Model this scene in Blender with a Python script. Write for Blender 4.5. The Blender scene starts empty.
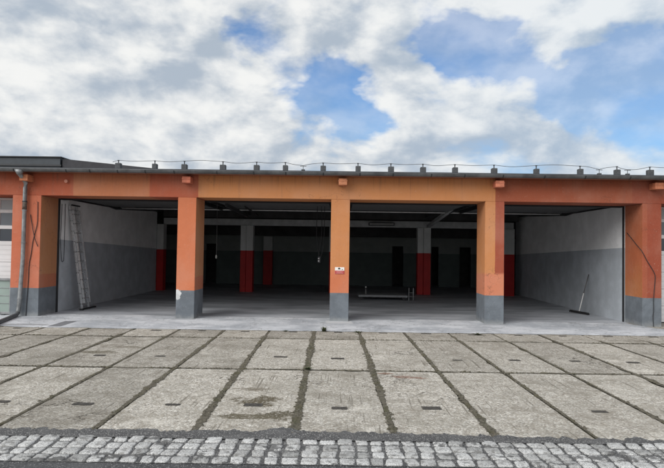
import bpy, bmesh, math, random
from mathutils import Vector, Matrix, noise as mn
random.seed(7)
S = bpy.context.scene
COL = S.collection
D = 14.65                      # distance of the facade plane

# ---------------------------------------------------------------- camera
cam_d = bpy.data.cameras.new('camera'); cam = bpy.data.objects.new('camera', cam_d); COL.objects.link(cam)
S.camera = cam
cam_d.sensor_width = 36; cam_d.lens = 573.5/664*36; cam_d.clip_end = 3000; cam_d.clip_start = .05
pitch, yaw, roll = .0273, .0163, .0151
fw = Vector((-math.sin(yaw)*math.cos(pitch), math.cos(yaw)*math.cos(pitch), math.sin(pitch)))
rt = Vector((math.cos(yaw), math.sin(yaw), 0)); up = rt.cross(fw)
r2 = rt*math.cos(roll)+up*math.sin(roll); u2 = -rt*math.sin(roll)+up*math.cos(roll)
M = Matrix((r2, u2, -fw)).transposed().to_4x4(); M.translation = Vector((0, 0, 1.83))
cam.matrix_world = M

# ---------------------------------------------------------------- sun, exposure
SUN_AZ, SUN_EL = math.radians(222), math.radians(37)     # azimuth clockwise from +Y: light comes from the front left
sd = bpy.data.lights.new('sun', 'SUN'); sun = bpy.data.objects.new('sun', sd); COL.objects.link(sun)
sd.energy = 2.3; sd.angle = math.radians(50); sd.color = (1, .97, .93)
sv = Vector((math.sin(SUN_AZ)*math.cos(SUN_EL), math.cos(SUN_AZ)*math.cos(SUN_EL), math.sin(SUN_EL)))
sun.rotation_euler = sv.to_track_quat('Z', 'Y').to_euler(); sun.location = (-10, -10, 20)
S.view_settings.view_transform = 'Standard'; S.view_settings.look = 'None'
S.view_settings.exposure = .22; S.view_settings.gamma = 1; S.view_settings.use_curve_mapping = False
S.render.engine = 'CYCLES'
S.cycles.use_denoising = True; S.cycles.denoiser = 'OPENIMAGEDENOISE'
S.cycles.denoising_input_passes = 'RGB_ALBEDO_NORMAL'; S.cycles.denoising_prefilter = 'ACCURATE'
S.cycles.max_bounces = 8; S.cycles.diffuse_bounces = 6; S.cycles.use_adaptive_sampling = False

# ---------------------------------------------------------------- node helper
class NT:
    def __init__(s, tree): s.t = tree; s.N = tree.nodes; s.L = tree.links
    def n(s, typ, **kw):
        nd = s.N.new(typ)
        for k, v in kw.items(): setattr(nd, k, v)
        return nd
    def put(s, sock, v):
        if hasattr(v, 'is_output') or hasattr(v, 'links'): s.L.new(v, sock)
        elif isinstance(v, (tuple, list)) and len(v) == 3 and sock.type == 'RGBA': sock.default_value = (*v, 1)
        else: sock.default_value = v
    def m(s, op, a, b=0.0, c=None, clamp=False):
        nd = s.n('ShaderNodeMath', operation=op, use_clamp=clamp); s.put(nd.inputs[0], a); s.put(nd.inputs[1], b)
        if c is not None: s.put(nd.inputs[2], c)
        return nd.outputs[0]
    def vm(s, op, a, b):
        nd = s.n('ShaderNodeVectorMath', operation=op); s.put(nd.inputs[0], a); s.put(nd.inputs[1], b)
        return nd.outputs['Value'] if op in ('DOT_PRODUCT', 'LENGTH', 'DISTANCE') else nd.outputs[0]
    def mix(s, f, a, b, mode='MIX'):
        nd = s.n('ShaderNodeMix', data_type='RGBA', blend_type=mode); s.put(nd.inputs[0], f); s.put(nd.inputs[6], a); s.put(nd.inputs[7], b)
        return nd.outputs[2]
    def noise(s, vec, scale, detail=3, rough=.55, dist=0.0, color=False):
        nd = s.n('ShaderNodeTexNoise'); s.put(nd.inputs['Vector'], vec); s.put(nd.inputs['Scale'], scale)
        nd.inputs['Detail'].default_value = detail; nd.inputs['Roughness'].default_value = rough; nd.inputs['Distortion'].default_value = dist
        return nd.outputs['Color' if color else 'Fac']
    def vor(s, vec, scale, feat='F1', rnd=1.0):
        nd = s.n('ShaderNodeTexVoronoi', feature=feat); s.put(nd.inputs['Vector'], vec); nd.inputs['Scale'].default_value = scale
        nd.inputs['Randomness'].default_value = rnd
        return nd
    def step(s, x, a, b):                       # smooth 0..1 between a and b
        nd = s.n('ShaderNodeMapRange', interpolation_type='SMOOTHSTEP'); s.put(nd.inputs[0], x)
        s.put(nd.inputs[1], a); s.put(nd.inputs[2], b); return nd.outputs[0]
    def scale(s, vec, v):
        nd = s.n('ShaderNodeMapping'); s.put(nd.inputs[0], vec); nd.inputs['Scale'].default_value = v; return nd.outputs[0]
    def bump(s, h, strength, dist):
        nd = s.n('ShaderNodeBump'); nd.inputs['Strength'].default_value = strength; nd.inputs['Distance'].default_value = dist
        s.put(nd.inputs['Height'], h); return nd.outputs[0]

def newmat(name, rough=.7, metal=0.0, spec=.5):
    m = bpy.data.materials.new(name); m.use_nodes = True; t = NT(m.node_tree)
    b = t.N['Principled BSDF']; b.inputs['Roughness'].default_value = rough; b.inputs['Metallic'].default_value = metal
    b.inputs['Specular IOR Level'].default_value = spec
    pos = t.n('ShaderNodeNewGeometry').outputs['Position']
    return m, t, b, pos
def simple(name, col, rough=.6, metal=0.0, var=.12, sc=6.0, bump=0.0, bs=60, spec=.5):
    m, t, b, pos = newmat(name, rough, metal, spec)
    n = t.noise(pos, sc, 5, .6)
    f = t.step(n, .3, .7)
    d = tuple(c*(1-var) for c in col); l = tuple(min(1, c*(1+var)) for c in col)
    t.put(b.inputs['Base Color'], t.mix(f, d, l))
    if bump: t.put(b.inputs['Normal'], t.bump(t.noise(pos, bs, 4), bump, .01))
    return m

# ---------------------------------------------------------------- sky
W = bpy.data.worlds.new('World'); S.world = W; W.use_nodes = True
t = NT(W.node_tree); t.N.clear()
out = t.n('ShaderNodeOutputWorld'); bg = t.n('ShaderNodeBackground'); t.L.new(bg.outputs[0], out.inputs[0])
sky = t.n('ShaderNodeTexSky', sky_type='NISHITA'); sky.sun_disc = False
sky.sun_elevation = SUN_EL; sky.sun_rotation = SUN_AZ; sky.air_density = 1.3; sky.dust_density = .8; sky.ozone_density = 2.0
dirv = t.n('ShaderNodeTexCoord').outputs['Generated']
sep = t.n('ShaderNodeSeparateXYZ'); t.put(sep.inputs[0], dirv)
dx, dy, dz = sep.outputs
den = t.m('ADD', t.m('MAXIMUM', dz, 0.0), .16)
P0 = t.scale(dirv, (1, 1, 1.75))
def cloud_field(P):
    n1 = t.noise(P, 5.2, 8, .52, .25)
    n0 = t.noise(t.vm('ADD', P, (5.3, 2.1, 0.)), 2.3, 3, .5)
    n2 = t.noise(t.vm('ADD', P, (1.7, 9.2, 3.)), 11.5, 6, .55, .3)
    return t.m('ADD', t.m('MULTIPLY', n1, .62), t.m('ADD', t.m('MULTIPLY', n0, .34), t.m('MULTIPLY', n2, .27))), n0, n2
d0, n0, n2 = cloud_field(P0)
dL, _a, _b = cloud_field(t.vm('ADD', P0, (-.022, 0., .042)))      # the same field a step towards the light
dwarp = t.vm('ADD', dirv, t.vm('MULTIPLY', t.vm('SUBTRACT', t.noise(P0, 9.0, 4, .55, color=True), (.5, .5, .5)), (.22, .10, .13)))
bias = t.m('SUBTRACT', .045, t.m('MULTIPLY', t.step(dx, .1, .5), .035))
for (v, w, k) in [
        ((-.065, .964, .256), .042, -.22), ((-.020, .962, .273), .036, -.14), ((-.13, .927, .353), .045, -.20), ((-.337, .918, .208), .035, -.10),
        ((.015, .966, .259), .030, -.18), ((.066, .97, .235), .035, -.15), ((.199, .923, .33), .035, -.20), ((.142, .924, .356), .035, -.17),
        ((.304, .91, .283), .040, -.18), ((.41, .877, .25), .050, -.19), ((.441, .848, .295), .06, -.13), ((.468, .864, .187), .045, -.12), ((.009, .924, .382), .03, -.10),
        ((0.106, 0.921, 0.374), .028, -.13), ((0.246, 0.903, 0.352), .028, -.13), ((0.344, 0.909, 0.235), .028, -.13), ((0.377, 0.877, 0.297), .028, -.13), ((-0.168, 0.910, 0.380), .028, -.13), ((-0.040, 0.948, 0.316), .028, -.13), ((0.183, 0.939, 0.290), .028, -.13), ((0.038, 0.976, 0.214), .028, -.13),
        ((.24, .94, .22), .05, -.05), ((-.30, .90, .30), .20, .10), ((-.42, .87, .18), .16, .10), ((.10, .97, .17), .08, .08), ((.36, .92, .16), .06, .06)]:
    V = Vector(v).normalized()
    dd = t.vm('DISTANCE', dwarp, tuple(V))
    g = t.m('POWER', 2.718, t.m('MULTIPLY', t.m('MULTIPLY', dd, dd), -1/(2*w*w)))
    bias = t.m('ADD', bias, t.m('MULTIPLY', g, k))
dens = t.step(t.m('ADD', d0, bias), .42, .64)
back = t.step(dy, .55, .1)                                   # the half of the sky behind the camera is overcast
dens = t.m('MAXIMUM', dens, t.m('MULTIPLY', back, .9))
lit = t.m('SUBTRACT', d0, dL)
thick = t.step(t.m('ADD', d0, bias), .60, .80)
shade = t.step(t.m('ADD', t.m('MULTIPLY', lit, 4.2), t.m('SUBTRACT', t.m('MULTIPLY', t.noise(t.vm('ADD', P0, (8., 3., 1.)), 4.0, 6, .55), 1.7), .28)), .05, 1.05)
ccol = t.mix(shade, (.37, .43, .505), (.78, .785, .775))
lr = t.step(dx, -.1, .5)
ccol = t.mix(lr, ccol, t.mix(shade, (.36, .45, .56), (.70, .735, .76)))
skyc = t.mix(1.0, sky.outputs[0], (.052, .080, .115), 'MULTIPLY')
hz = t.step(dz, .30, .02)
skyc = t.mix(t.m('MULTIPLY', hz, .30), skyc, (.50, .64, .80))
ccol = t.mix(back, ccol, (.78, .79, .81))
veil = t.m('MULTIPLY', t.m('ADD', .34, t.m('MULTIPLY', lr, .22)), t.step(t.noise(t.vm('ADD', P0, (2., 4., 7.)), 4.0, 5, .55), .35, .62))
fin = t.mix(t.m('MAXIMUM', dens, veil), skyc, ccol)
gnd = t.step(dz, -.02, -.06)
fin = t.mix(gnd, fin, (.25, .25, .24))
t.put(bg.inputs[0], fin); bg.inputs[1].default_value = 1.0

# ---------------------------------------------------------------- mesh helpers
class MB:
    def __init__(s): s.v = []; s.f = []; s.mi = []
    def box(s, x0, x1, y0, y1, z0, z1, mi=0):
        k = len(s.v)
        s.v += [(x, y, z) for z in (z0, z1) for y in (y0, y1) for x in (x0, x1)]
        for q in ((0, 2, 3, 1), (4, 5, 7, 6), (0, 1, 5, 4), (1, 3, 7, 5), (3, 2, 6, 7), (2, 0, 4, 6)):
            s.f.append(tuple(k+i for i in q)); s.mi.append(mi)
        return s
    def obox(s, a, b, w, h, side=(0, 0, 1), mi=0):          # bar from a to b with section w x h
        a, b = Vector(a), Vector(b); d = (b-a).normalized(); u = d.cross(Vector(side)).normalized(); v = u.cross(d)
        k = len(s.v)
        for p in (a, b):
            for (i, j) in ((-1, -1), (1, -1), (1, 1), (-1, 1)): s.v.append(tuple(p+u*i*w/2+v*j*h/2))
        for q in ((3, 2, 1, 0), (4, 5, 6, 7), (0, 1, 5, 4), (1, 2, 6, 5), (2, 3, 7, 6), (3, 0, 4, 7)):
            s.f.append(tuple(k+i for i in q)); s.mi.append(mi)
        return s
    def tube(s, pts, r, n=10, mi=0, caps=True):
        pts = [Vector(p) for p in pts]; k = len(s.v); ref = Vector((.13, .2, 1)).normalized(); rr = r if isinstance(r, (list, tuple)) else [r]*len(pts)
        for i, p in enumerate(pts):
            d = (pts[min(i+1, len(pts)-1)]-pts[max(i-1, 0)]).normalized()
            if abs(d.dot(ref)) > .97: rf = Vector((1, 0, 0))
            else: rf = ref
            u = d.cross(rf).normalized(); v = u.cross(d)
            for j in range(n):
                a = 2*math.pi*j/n; s.v.append(tuple(p+(u*math.cos(a)+v*math.sin(a))*rr[i]))
        for i in range(len(pts)-1):
            for j in range(n):
                s.f.append((k+i*n+j, k+i*n+(j+1) % n, k+(i+1)*n+(j+1) % n, k+(i+1)*n+j)); s.mi.append(mi)
        if caps:
            s.f.append(tuple(k+j for j in reversed(range(n)))); s.mi.append(mi)
            s.f.append(tuple(k+(len(pts)-1)*n+j for j in range(n))); s.mi.append(mi)
        return s
    def poly(s, pts, mi=0):
        k = len(s.v); s.v += [tuple(p) for p in pts]; s.f.append(tuple(range(k, k+len(pts)))); s.mi.append(mi); return s
    def build(s, name, mats, parent=None, bevel=0, smooth=False):
        me = bpy.data.meshes.new(name); me.from_pydata(s.v, [], s.f)
        mats = mats if isinstance(mats, (list, tuple)) else [mats]
        for m in mats: me.materials.append(m)
        for p, mi in zip(me.polygons, s.mi): p.material_index = mi; p.use_smooth = smooth
        me.update()
        if bevel:
            bm = bmesh.new(); bm.from_mesh(me)
            ed = [e for e in bm.edges if len(e.link_faces) == 2 and e.calc_face_angle(0) > .5]
            bmesh.ops.bevel(bm, geom=ed, offset=bevel, segments=1, affect='EDGES', profile=.5); bm.to_mesh(me); bm.free()
        o = bpy.data.objects.new(name, me); COL.objects.link(o)
        if parent: o.parent = parent; o.matrix_parent_inverse = Matrix.Translation(-parent.matrix_world.translation) if False else Matrix.Identity(4)
        if parent and parent.type == 'EMPTY' and parent.parent is None:
            off = Vector(parent.location)
            if off.length > 0:
                me.transform(Matrix.Translation(-off))
        elif parent is not None:
            root = parent
            while root.parent: root = root.parent
            if Vector(root.location).length > 0: me.transform(Matrix.Translation(-Vector(root.location)))
        return o
def tag(o, label=None, cat=None, group=None, kind=None):
    if label: o['label'] = label
    if cat: o['category'] = cat
    if group: o['group'] = group
    if kind: o['kind'] = kind
    return o
def empty(name, loc, label=None, cat=None, group=None):
    o = bpy.data.objects.new(name, None); o.empty_display_size = .2; o.location = loc; COL.objects.link(o)
    return tag(o, label, cat, group)
def copy_thing(o, loc):
    c = o.copy(); COL.objects.link(c); c.location = loc
    for ch in list(o.children):
        d = ch.copy(); COL.objects.link(d); d.parent = c
        for g in list(ch.children):
            e = g.copy(); COL.objects.link(e); e.parent = d
    return c

# ---------------------------------------------------------------- materials
SALMON = (.55, .172, .080); AMBER = (.54, .225, .088); BRICK = (.29, .068, .036); REDO = (.40, .100, .050)
PEACH = (.45, .165, .078); GREYP = (.125, .142, .160); LBRICK = (.32, .085, .042); DKO = (.40, .165, .085)
def facade(name, zones, lower=None, zc=0.0, soft=.15, plinth=.73, patch=None, split_curve=0.0):
    m, t, b, pos = newmat(name, .82, 0, .3)
    sp = t.n('ShaderNodeSeparateXYZ'); t.put(sp.inputs[0], pos); x, y, z = sp.outputs
    wob = t.m('MULTIPLY', t.m('SUBTRACT', t.noise(pos, 3.5, 4, .6), .5), .02)
    col = zones[0][1]
    xx = t.m('ADD', x, wob)
    for xs, c in zones[1:]:
        col = t.mix(t.step(xx, xs-.006, xs+.006), col, c)
    if lower:
        zz = t.m('ADD', z, t.m('MULTIPLY', t.m('SUBTRACT', t.noise(pos, 1.8, 4, .5), .5), soft*2.2))
        zz = t.m('ADD', zz, t.m('MULTIPLY', x, split_curve))
        col = t.mix(t.step(zz, zc-soft, zc+soft), lower, col)
    # weathered paint: broad fading, rain streaks, small scuffs
    col = t.mix(t.m('MULTIPLY', t.step(t.noise(pos, 1.1, 5, .6), .40, .72), .28), col, t.mix(.5, col, (.60, .40, .31)))
    st = t.noise(t.scale(pos, (9, 9, .7)), 1.5, 4, .6)
    col = t.mix(t.m('MULTIPLY', t.step(st, .52, .78), .30), col, t.mix(.6, col, (.16, .10, .08)))
    col = t.mix(t.m('MULTIPLY', t.step(t.noise(pos, 22, 4, .65), .60, .74), .20), col, (.55, .42, .34))
    # hairline cracks in the render and drip marks under the eaves
    ck = t.vor(t.vm('ADD', pos, t.noise(pos, 4, 4, color=True)), .8, 'DISTANCE_TO_EDGE')
    cm = t.m('MULTIPLY', t.step(ck.outputs['Distance'], .007, .002), t.step(t.noise(t.vm('ADD', pos, (4., 1., 2.)), .9, 2), .50, .56))
    col = t.mix(t.m('MULTIPLY', cm, .55), col, (.12, .06, .04))
    drip = t.m('MULTIPLY', t.step(t.noise(t.scale(pos, (14, 14, .25)), 1.2, 3, .6), .50, .68), t.step(t.m('ADD', z, t.m('MULTIPLY', t.noise(t.scale(pos, (10, 10, .2)), 1, 2), .5)), 3.55, 4.0))
    col = t.mix(t.m('MULTIPLY', drip, .45), col, (.15, .08, .055))
    col = t.mix(t.m('MULTIPLY', t.step(t.noise(pos, 70, 4, .75), .5, .75), .25), col, t.mix(.5, col, (.10, .05, .03)))
    if plinth:
        pz = t.m('ADD', z, t.m('MULTIPLY', wob, .4))
        gcol = t.mix(t.step(t.noise(pos, 4, 5, .6), .35, .7), GREYP, tuple(c*1.28 for c in GREYP))
        gcol = t.mix(t.m('MULTIPLY', t.step(t.noise(pos, 30, 4, .7), .62, .70), .5), gcol, (.33, .34, .35))
        dirt = t.m('MULTIPLY', t.step(t.m('ADD', z, t.m('MULTIPLY', t.noise(pos, 7, 4), .22)), .27, .08), .65)
        gcol = t.mix(dirt, gcol, (.30, .31, .31))
        col = t.mix(t.step(pz, plinth+.004, plinth-.004), col, gcol)
    if patch:
        for (px, pzz, pr, pc) in patch:
            cc = t.n('ShaderNodeCombineXYZ'); t.put(cc.inputs[0], x); t.put(cc.inputs[2], z)
            dd = t.vm('DISTANCE', cc.outputs[0], (px, 0., pzz))
            dd = t.m('ADD', dd, t.m('MULTIPLY', t.m('SUBTRACT', t.noise(pos, 22, 5, .7), .5), .16))
            col = t.mix(t.step(dd, pr+.006, pr-.006), col, pc)
    t.put(b.inputs['Base Color'], col)
    h = t.m('ADD', t.noise(pos, 75, 4, .75), t.m('MULTIPLY', t.noise(pos, 4, 4), 3.0))
    t.put(b.inputs['Normal'], t.bump(h, .8, .007))
    return m
m_lintel = facade('facade_lintel_paint', [(-99, REDO), (-6.93, PEACH), (-4.95, REDO), (-3.69, AMBER), (3.91, LBRICK), (7.37, BRICK)], plinth=0)
m_pillar_salmon = facade('pillar_salmon_paint', [(-99, (.50, .145, .078))])
m_pillar_salmon2 = facade('pillar_pale_salmon_paint', [(-99, SALMON)], patch=[(-4.18, .645, .105, (.60, .61, .61)), (-4.17, .56, .075, (.52, .53, .53))])
m_reveal_amber = facade('reveal_ochre_paint', [(-99, (.44, .20, .095))], lower=(.42, .145, .08), zc=1.08, soft=.02)
m_pillar_amber = facade('pillar_amber_paint', [(-99, AMBER)], lower=SALMON, zc=1.32, soft=.12)
m_pillar_c = facade('pillar_amber_red_paint', [(-99, AMBER), (3.915, (.33, .078, .042))], lower=(.56, .20, .11), zc=1.27, soft=.05, split_curve=0.0)
m_pillar_red = facade('pillar_brick_red_paint', [(-99, (.33, .088, .045)), (7.75, BRICK)])
m_reveal_red = facade('reveal_red_ochre_paint', [(-99, (.40, .115, .05))], lower=(.42, .15, .058), zc=1.3, soft=.4)

def concrete_slab():
    m, t, b, pos = newmat('exposed_aggregate_concrete', .88, 0, .3)
    at = t.n('ShaderNodeAttribute', attribute_name='tint').outputs['Fac']
    v = t.vor(pos, 46)
    pebble = t.n('ShaderNodeSeparateColor'); t.put(pebble.inputs[0], v.outputs['Color'])
    base = t.mix(pebble.outputs[0], (.17, .166, .155), (.62, .612, .585))
    base = t.mix(t.step(pebble.outputs[1], .84, .94), base, (.12, .105, .09))
    base = t.mix(t.step(v.outputs['Distance'], .35, .75), base, (.30, .28, .25))
    fine = t.noise(pos, 260, 3, .7)
    base = t.mix(t.step(fine, .45, .8), base, (.54, .525, .49))
    big = t.noise(pos, .9, 6, .62); mid = t.noise(pos, 5.5, 6, .68)
    base = t.mix(t.m('MULTIPLY', t.step(mid, .44, .70), .55), base, (.245, .228, .195))
    base = t.mix(t.m('MULTIPLY', t.step(t.noise(t.vm('ADD', pos, (3., 8., 1.)), 2.3, 6, .7), .53, .68), .5), base, (.56, .545, .51))
    base = t.mix(t.m('MULTIPLY', t.step(big, .46, .66), .35), base, (.21, .20, .175))
    blot = t.noise(t.vm('ADD', pos, (11., 4., 2.)), 12, 7, .75)
    base = t.mix(t.m('MULTIPLY', t.step(blot, .52, .64), .62), base, (.15, .138, .115))
    base = t.mix(t.m('MULTIPLY', t.step(t.noise(t.vm('ADD', pos, (21., 9., 2.)), 1.7, 8, .72), .50, .62), .5), base, (.18, .165, .14))
    base = t.mix(t.m('MULTIPLY', t.step(t.noise(t.vm('ADD', pos, (1., 14., 2.)), 7, 7, .75), .57, .66), .55), base, (.60, .595, .575))
    # tyre and drag scratches running away from the viewer
    sc = t.noise(t.scale(pos, (34, .8, 1)), 1.0, 3, .5)
    base = t.mix(t.m('MULTIPLY', t.step(sc, .60, .645), t.m('MULTIPLY', t.step(t.noise(pos, 1.3, 2), .46, .56), .85)), base, (.15, .14, .12))
    # hairline cracks only here and there
    cr = t.vor(t.vm('ADD', pos, t.noise(pos, 3, 4, color=True)), 1.1, 'DISTANCE_TO_EDGE')
    cm = t.m('MULTIPLY', t.step(cr.outputs['Distance'], .014, .004), t.step(t.noise(t.vm('ADD', pos, (9., 2., 0.)), .55, 2), .60, .66))
    base = t.mix(t.m('MULTIPLY', cm, .8), base, (.07, .062, .05))
    # old oil, moss and rust stains with places of their own
    wn = t.noise(pos, 5, 6, .7); stn = t.step(t.noise(pos, 24, 6, .78), .36, .50)
    for (sx, sy, rx, ry, c, a) in [(-.95, 6.92, .30, .24, (.080, .068, .045), 1.0), (-.66, 6.34, .24, .20, (.075, .066, .045), 1.0), (-.98, 6.26, .42, .10, (.095, .085, .06), 1.0), (-1.15, 7.5, .3, .08, (.12, .105, .08), .8),
                                   (.98, 8.35, .28, .10, (.16, .075, .05), .75), (.66, 8.60, .16, .05, (.14, .07, .045), .8), (-4.15, 9.9, .32, .16, (.10, .088, .06), .85),
                                   (-3.85, 10.45, .40, .12, (.13, .115, .085), .6), (3.6, 6.2, .5, .3, (.22, .205, .18), .5), (6.3, 12.25, .6, .12, (.16, .15, .13), .5)]:
        q = t.n('ShaderNodeMapping', vector_type='TEXTURE'); t.put(q.inputs[0], pos); q.inputs['Location'].default_value = (sx, sy, 0); q.inputs['Scale'].default_value = (rx, ry, 1)
        dd = t.m('ADD', t.vm('LENGTH', q.outputs[0], (0, 0, 0)), t.m('MULTIPLY', t.m('SUBTRACT', wn, .5), 3.8))
        base = t.mix(t.m('MULTIPLY', t.m('MULTIPLY', t.step(dd, 1.1, .6), a), stn), base, c)
    tintc = t.mix(at, (.86, .845, .805), (1.17, 1.152, 1.105))
    base = t.mix(1.0, base, tintc, 'MULTIPLY')
    t.put(b.inputs['Base Color'], base)
    h = t.m('ADD', t.m('MULTIPLY', v.outputs['Distance'], -1.0), t.m('ADD', t.m('MULTIPLY', fine, .6), t.m('MULTIPLY', mid, 2.0)))
    h = t.m('SUBTRACT', h, t.m('MULTIPLY', cm, 2.5))
    t.put(b.inputs['Normal'], t.bump(h, .9, .006))
    return m
m_slab = concrete_slab()
def soil_mat(name, c1, c2, c3):
    m, t, b, pos = newmat(name, .95, 0, .2)
    c = t.mix(t.step(t.noise(pos, 18, 6, .7), .35, .65), c1, c2)
    c = t.mix(t.step(t.noise(pos, 4, 4, .6), .48, .62), c, c3)
    c = t.mix(t.step(t.noise(pos, 160, 3, .7), .60, .72), c, (.33, .31, .27))
    t.put(b.inputs['Base Color'], c)
    t.put(b.inputs['Normal'], t.bump(t.noise(pos, 90, 6, .8), 1, .015))
    return m
m_soil = soil_mat('joint_soil', (.085, .078, .060), (.18, .165, .13), (.115, .105, .07))
def asphalt_mat(name, c1, c2, grit=(.22, .22, .22)):
    m, t, b, pos = newmat(name, .85, 0, .35)
    v = t.vor(pos, 110); s = t.n('ShaderNodeSeparateColor'); t.put(s.inputs[0], v.outputs['Color'])
    c = t.mix(s.outputs[0], c1, c2); c = t.mix(t.step(s.outputs[1], .86, .93), c, grit)
    c = t.mix(t.m('MULTIPLY', t.step(t.noise(pos, 3, 5, .6), .45, .7), .5), c, tuple(x*1.35 for x in c2))
    t.put(b.inputs['Base Color'], c)
    t.put(b.inputs['Normal'], t.bump(t.m('ADD', v.outputs['Distance'], t.noise(pos, 40, 4)), .9, .006))
    return m
m_asph = asphalt_mat('asphalt', (.030, .031, .033), (.080, .081, .084))
m_seam = asphalt_mat('asphalt_seam', (.045, .046, .048), (.105, .105, .105), (.30, .30, .29))
def cobble_mat():
    m, t, b, pos = newmat('granite_sett', .75, 0, .35)
    at = t.n('ShaderNodeAttribute', attribute_name='tint').outputs['Fac']
    v = t.vor(pos, 170); s = t.n('ShaderNodeSeparateColor'); t.put(s.inputs[0], v.outputs['Color'])
    c = t.mix(s.outputs[0], (.34, .345, .345), (.60, .605, .60))
    c = t.mix(t.step(s.outputs[1], .86, .94), c, (.12, .12, .12))
    c = t.mix(t.m('MULTIPLY', t.step(t.noise(pos, 16, 5, .65), .50, .64), .62), c, (.14, .135, .125))
    # tar smears left by the asphalt work
    c = t.mix(t.m('MULTIPLY', t.step(t.noise(t.scale(pos, (1, 1.6, 1)), 2.2, 6, .75), .555, .60), .85), c, (.075, .075, .075))
    c = t.mix(1.0, c, t.mix(at, (.62, .62, .61), (1.18, 1.18, 1.17)), 'MULTIPLY')
    t.put(b.inputs['Base Color'], c)
    t.put(b.inputs['Normal'], t.bump(t.m('ADD', t.noise(pos, 45, 5, .7), t.m('MULTIPLY', t.noise(pos, 220, 2), .3)), .8, .012))
    return m
m_cob = cobble_mat()
def apron_mat():
    m, t, b, pos = newmat('smooth_poured_concrete', .78, 0, .4)
    c = t.mix(t.step(t.noise(pos, .8, 6, .62), .38, .64), (.34, .365, .395), (.56, .585, .615))
    c = t.mix(t.m('MULTIPLY', t.step(t.noise(t.scale(pos, (.5, 2.2, 1)), 1.6, 6, .7), .52, .68), .5), c, (.24, .25, .262))
    c = t.mix(t.m('MULTIPLY', t.step(t.noise(t.scale(pos, (.6, 2.8, 1)), 2.6, 6, .7), .56, .70), .5), c, (.62, .63, .64))
    c = t.mix(t.m('MULTIPLY', t.step(t.noise(pos, 60, 4, .75), .54, .72), .35), c, (.22, .225, .235))
    c = t.mix(t.m('MULTIPLY', t.step(t.noise(t.vm('ADD', pos, (7., 1., 0.)), 11, 6, .75), .52, .66), .45), c, (.27, .285, .305))
    c = t.mix(t.m('MULTIPLY', t.step(t.noise(t.vm('ADD', pos, (2., 5., 0.)), 5, 6, .75), .54, .64), .45), c, (.66, .68, .70))
    ck = t.vor(t.vm('ADD', pos, t.noise(pos, 2.5, 4, color=True)), .7, 'DISTANCE_TO_EDGE')
    c = t.mix(t.m('MULTIPLY', t.step(ck.outputs['Distance'], .012, .004), .6), c, (.16, .165, .17))
    wn = t.noise(pos, 6, 5, .65)
    for (sx, sy, rx, ry, cc, a) in [(-6.45, 13.30, .145, .50, (.13, .137, .148), .9), (-7.2, 13.05, .5, .10, (.19, .19, .195), .6), (-.03, 14.5, .33, .30, (.50, .51, .52), .8), (-3.97, 14.55, .30, .12, (.24, .25, .26), .6), (3.9, 14.52, .32, .13, (.26, .27, .28), .6)]:
        q = t.n('ShaderNodeMapping', vector_type='TEXTURE'); t.put(q.inputs[0], pos); q.inputs['Location'].default_value = (sx, sy, 0)
        q.inputs['Scale'].default_value = (rx, ry, 1); q.inputs['Rotation'].default_value = (0, 0, .06)
        qs = t.n('ShaderNodeSeparateXYZ'); t.put(qs.inputs[0], q.outputs[0])
        dd = t.m('ADD', t.m('MAXIMUM', t.m('ABSOLUTE', qs.outputs[0]), t.m('ABSOLUTE', qs.outputs[1])), t.m('MULTIPLY', t.m('SUBTRACT', wn, .5), .35))
        c = t.mix(t.m('MULTIPLY', t.step(dd, 1.08, .92), a), c, cc)
    t.put(b.inputs['Base Color'], c)
    t.put(b.inputs['Normal'], t.bump(t.m('ADD', t.noise(pos, 25, 5, .7), t.m('MULTIPLY', t.noise(pos, 180, 2), .3)), .5, .006))
    return m
m_apron = apron_mat()
def floor_mat():
    m, t, b, pos = newmat('garage_floor_concrete', .6, 0, .4)
    c = t.mix(t.step(t.noise(t.scale(pos, (.6, 1.6, 1)), .9, 6, .65), .36, .66), (.26, .28, .305), (.45, .475, .51))
    c = t.mix(t.m('MULTIPLY', t.step(t.noise(t.scale(pos, (.5, 2.6, 1)), 2.0, 6, .7), .55, .7), .5), c, (.30, .31, .325))
    t.put(b.inputs['Base Color'], c)
    t.put(b.inputs['Normal'], t.bump(t.noise(pos, 30, 5, .7), .3, .006))
    r = t.m('ADD', t.m('MULTIPLY', t.noise(pos, 2.2, 4), .4), .35); t.put(b.inputs['Roughness'], r)
    return m
m_floor = floor_mat()
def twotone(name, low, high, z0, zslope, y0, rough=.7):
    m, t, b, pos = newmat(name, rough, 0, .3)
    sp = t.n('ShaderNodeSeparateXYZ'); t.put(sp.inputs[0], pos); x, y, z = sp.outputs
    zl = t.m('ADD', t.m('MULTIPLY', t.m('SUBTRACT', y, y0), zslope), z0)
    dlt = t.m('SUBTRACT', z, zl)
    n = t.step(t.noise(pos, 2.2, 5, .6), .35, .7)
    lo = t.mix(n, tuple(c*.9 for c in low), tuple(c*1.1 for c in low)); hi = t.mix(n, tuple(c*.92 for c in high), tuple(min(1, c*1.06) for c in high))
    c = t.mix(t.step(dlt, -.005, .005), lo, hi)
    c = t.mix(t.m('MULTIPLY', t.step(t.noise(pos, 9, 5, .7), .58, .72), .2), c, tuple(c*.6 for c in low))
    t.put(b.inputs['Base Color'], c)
    # block courses and render texture under the paint
    br = t.n('ShaderNodeTexBrick'); cc = t.n('ShaderNodeCombineXYZ'); t.put(cc.inputs[0], t.m('ADD', x, y)); t.put(cc.inputs[1], z); t.put(br.inputs['Vector'], cc.outputs[0])
    br.inputs['Scale'].default_value = 1; br.inputs['Brick Width'].default_value = .5; br.inputs['Row Height'].default_value = .25; br.inputs['Mortar Size'].default_value = .008
    h = t.m('SUBTRACT', t.noise(pos, 60, 3), t.m('MULTIPLY', br.outputs['Fac'], .5))
    t.put(b.inputs['Normal'], t.bump(h, .35, .004))
    return m
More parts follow.
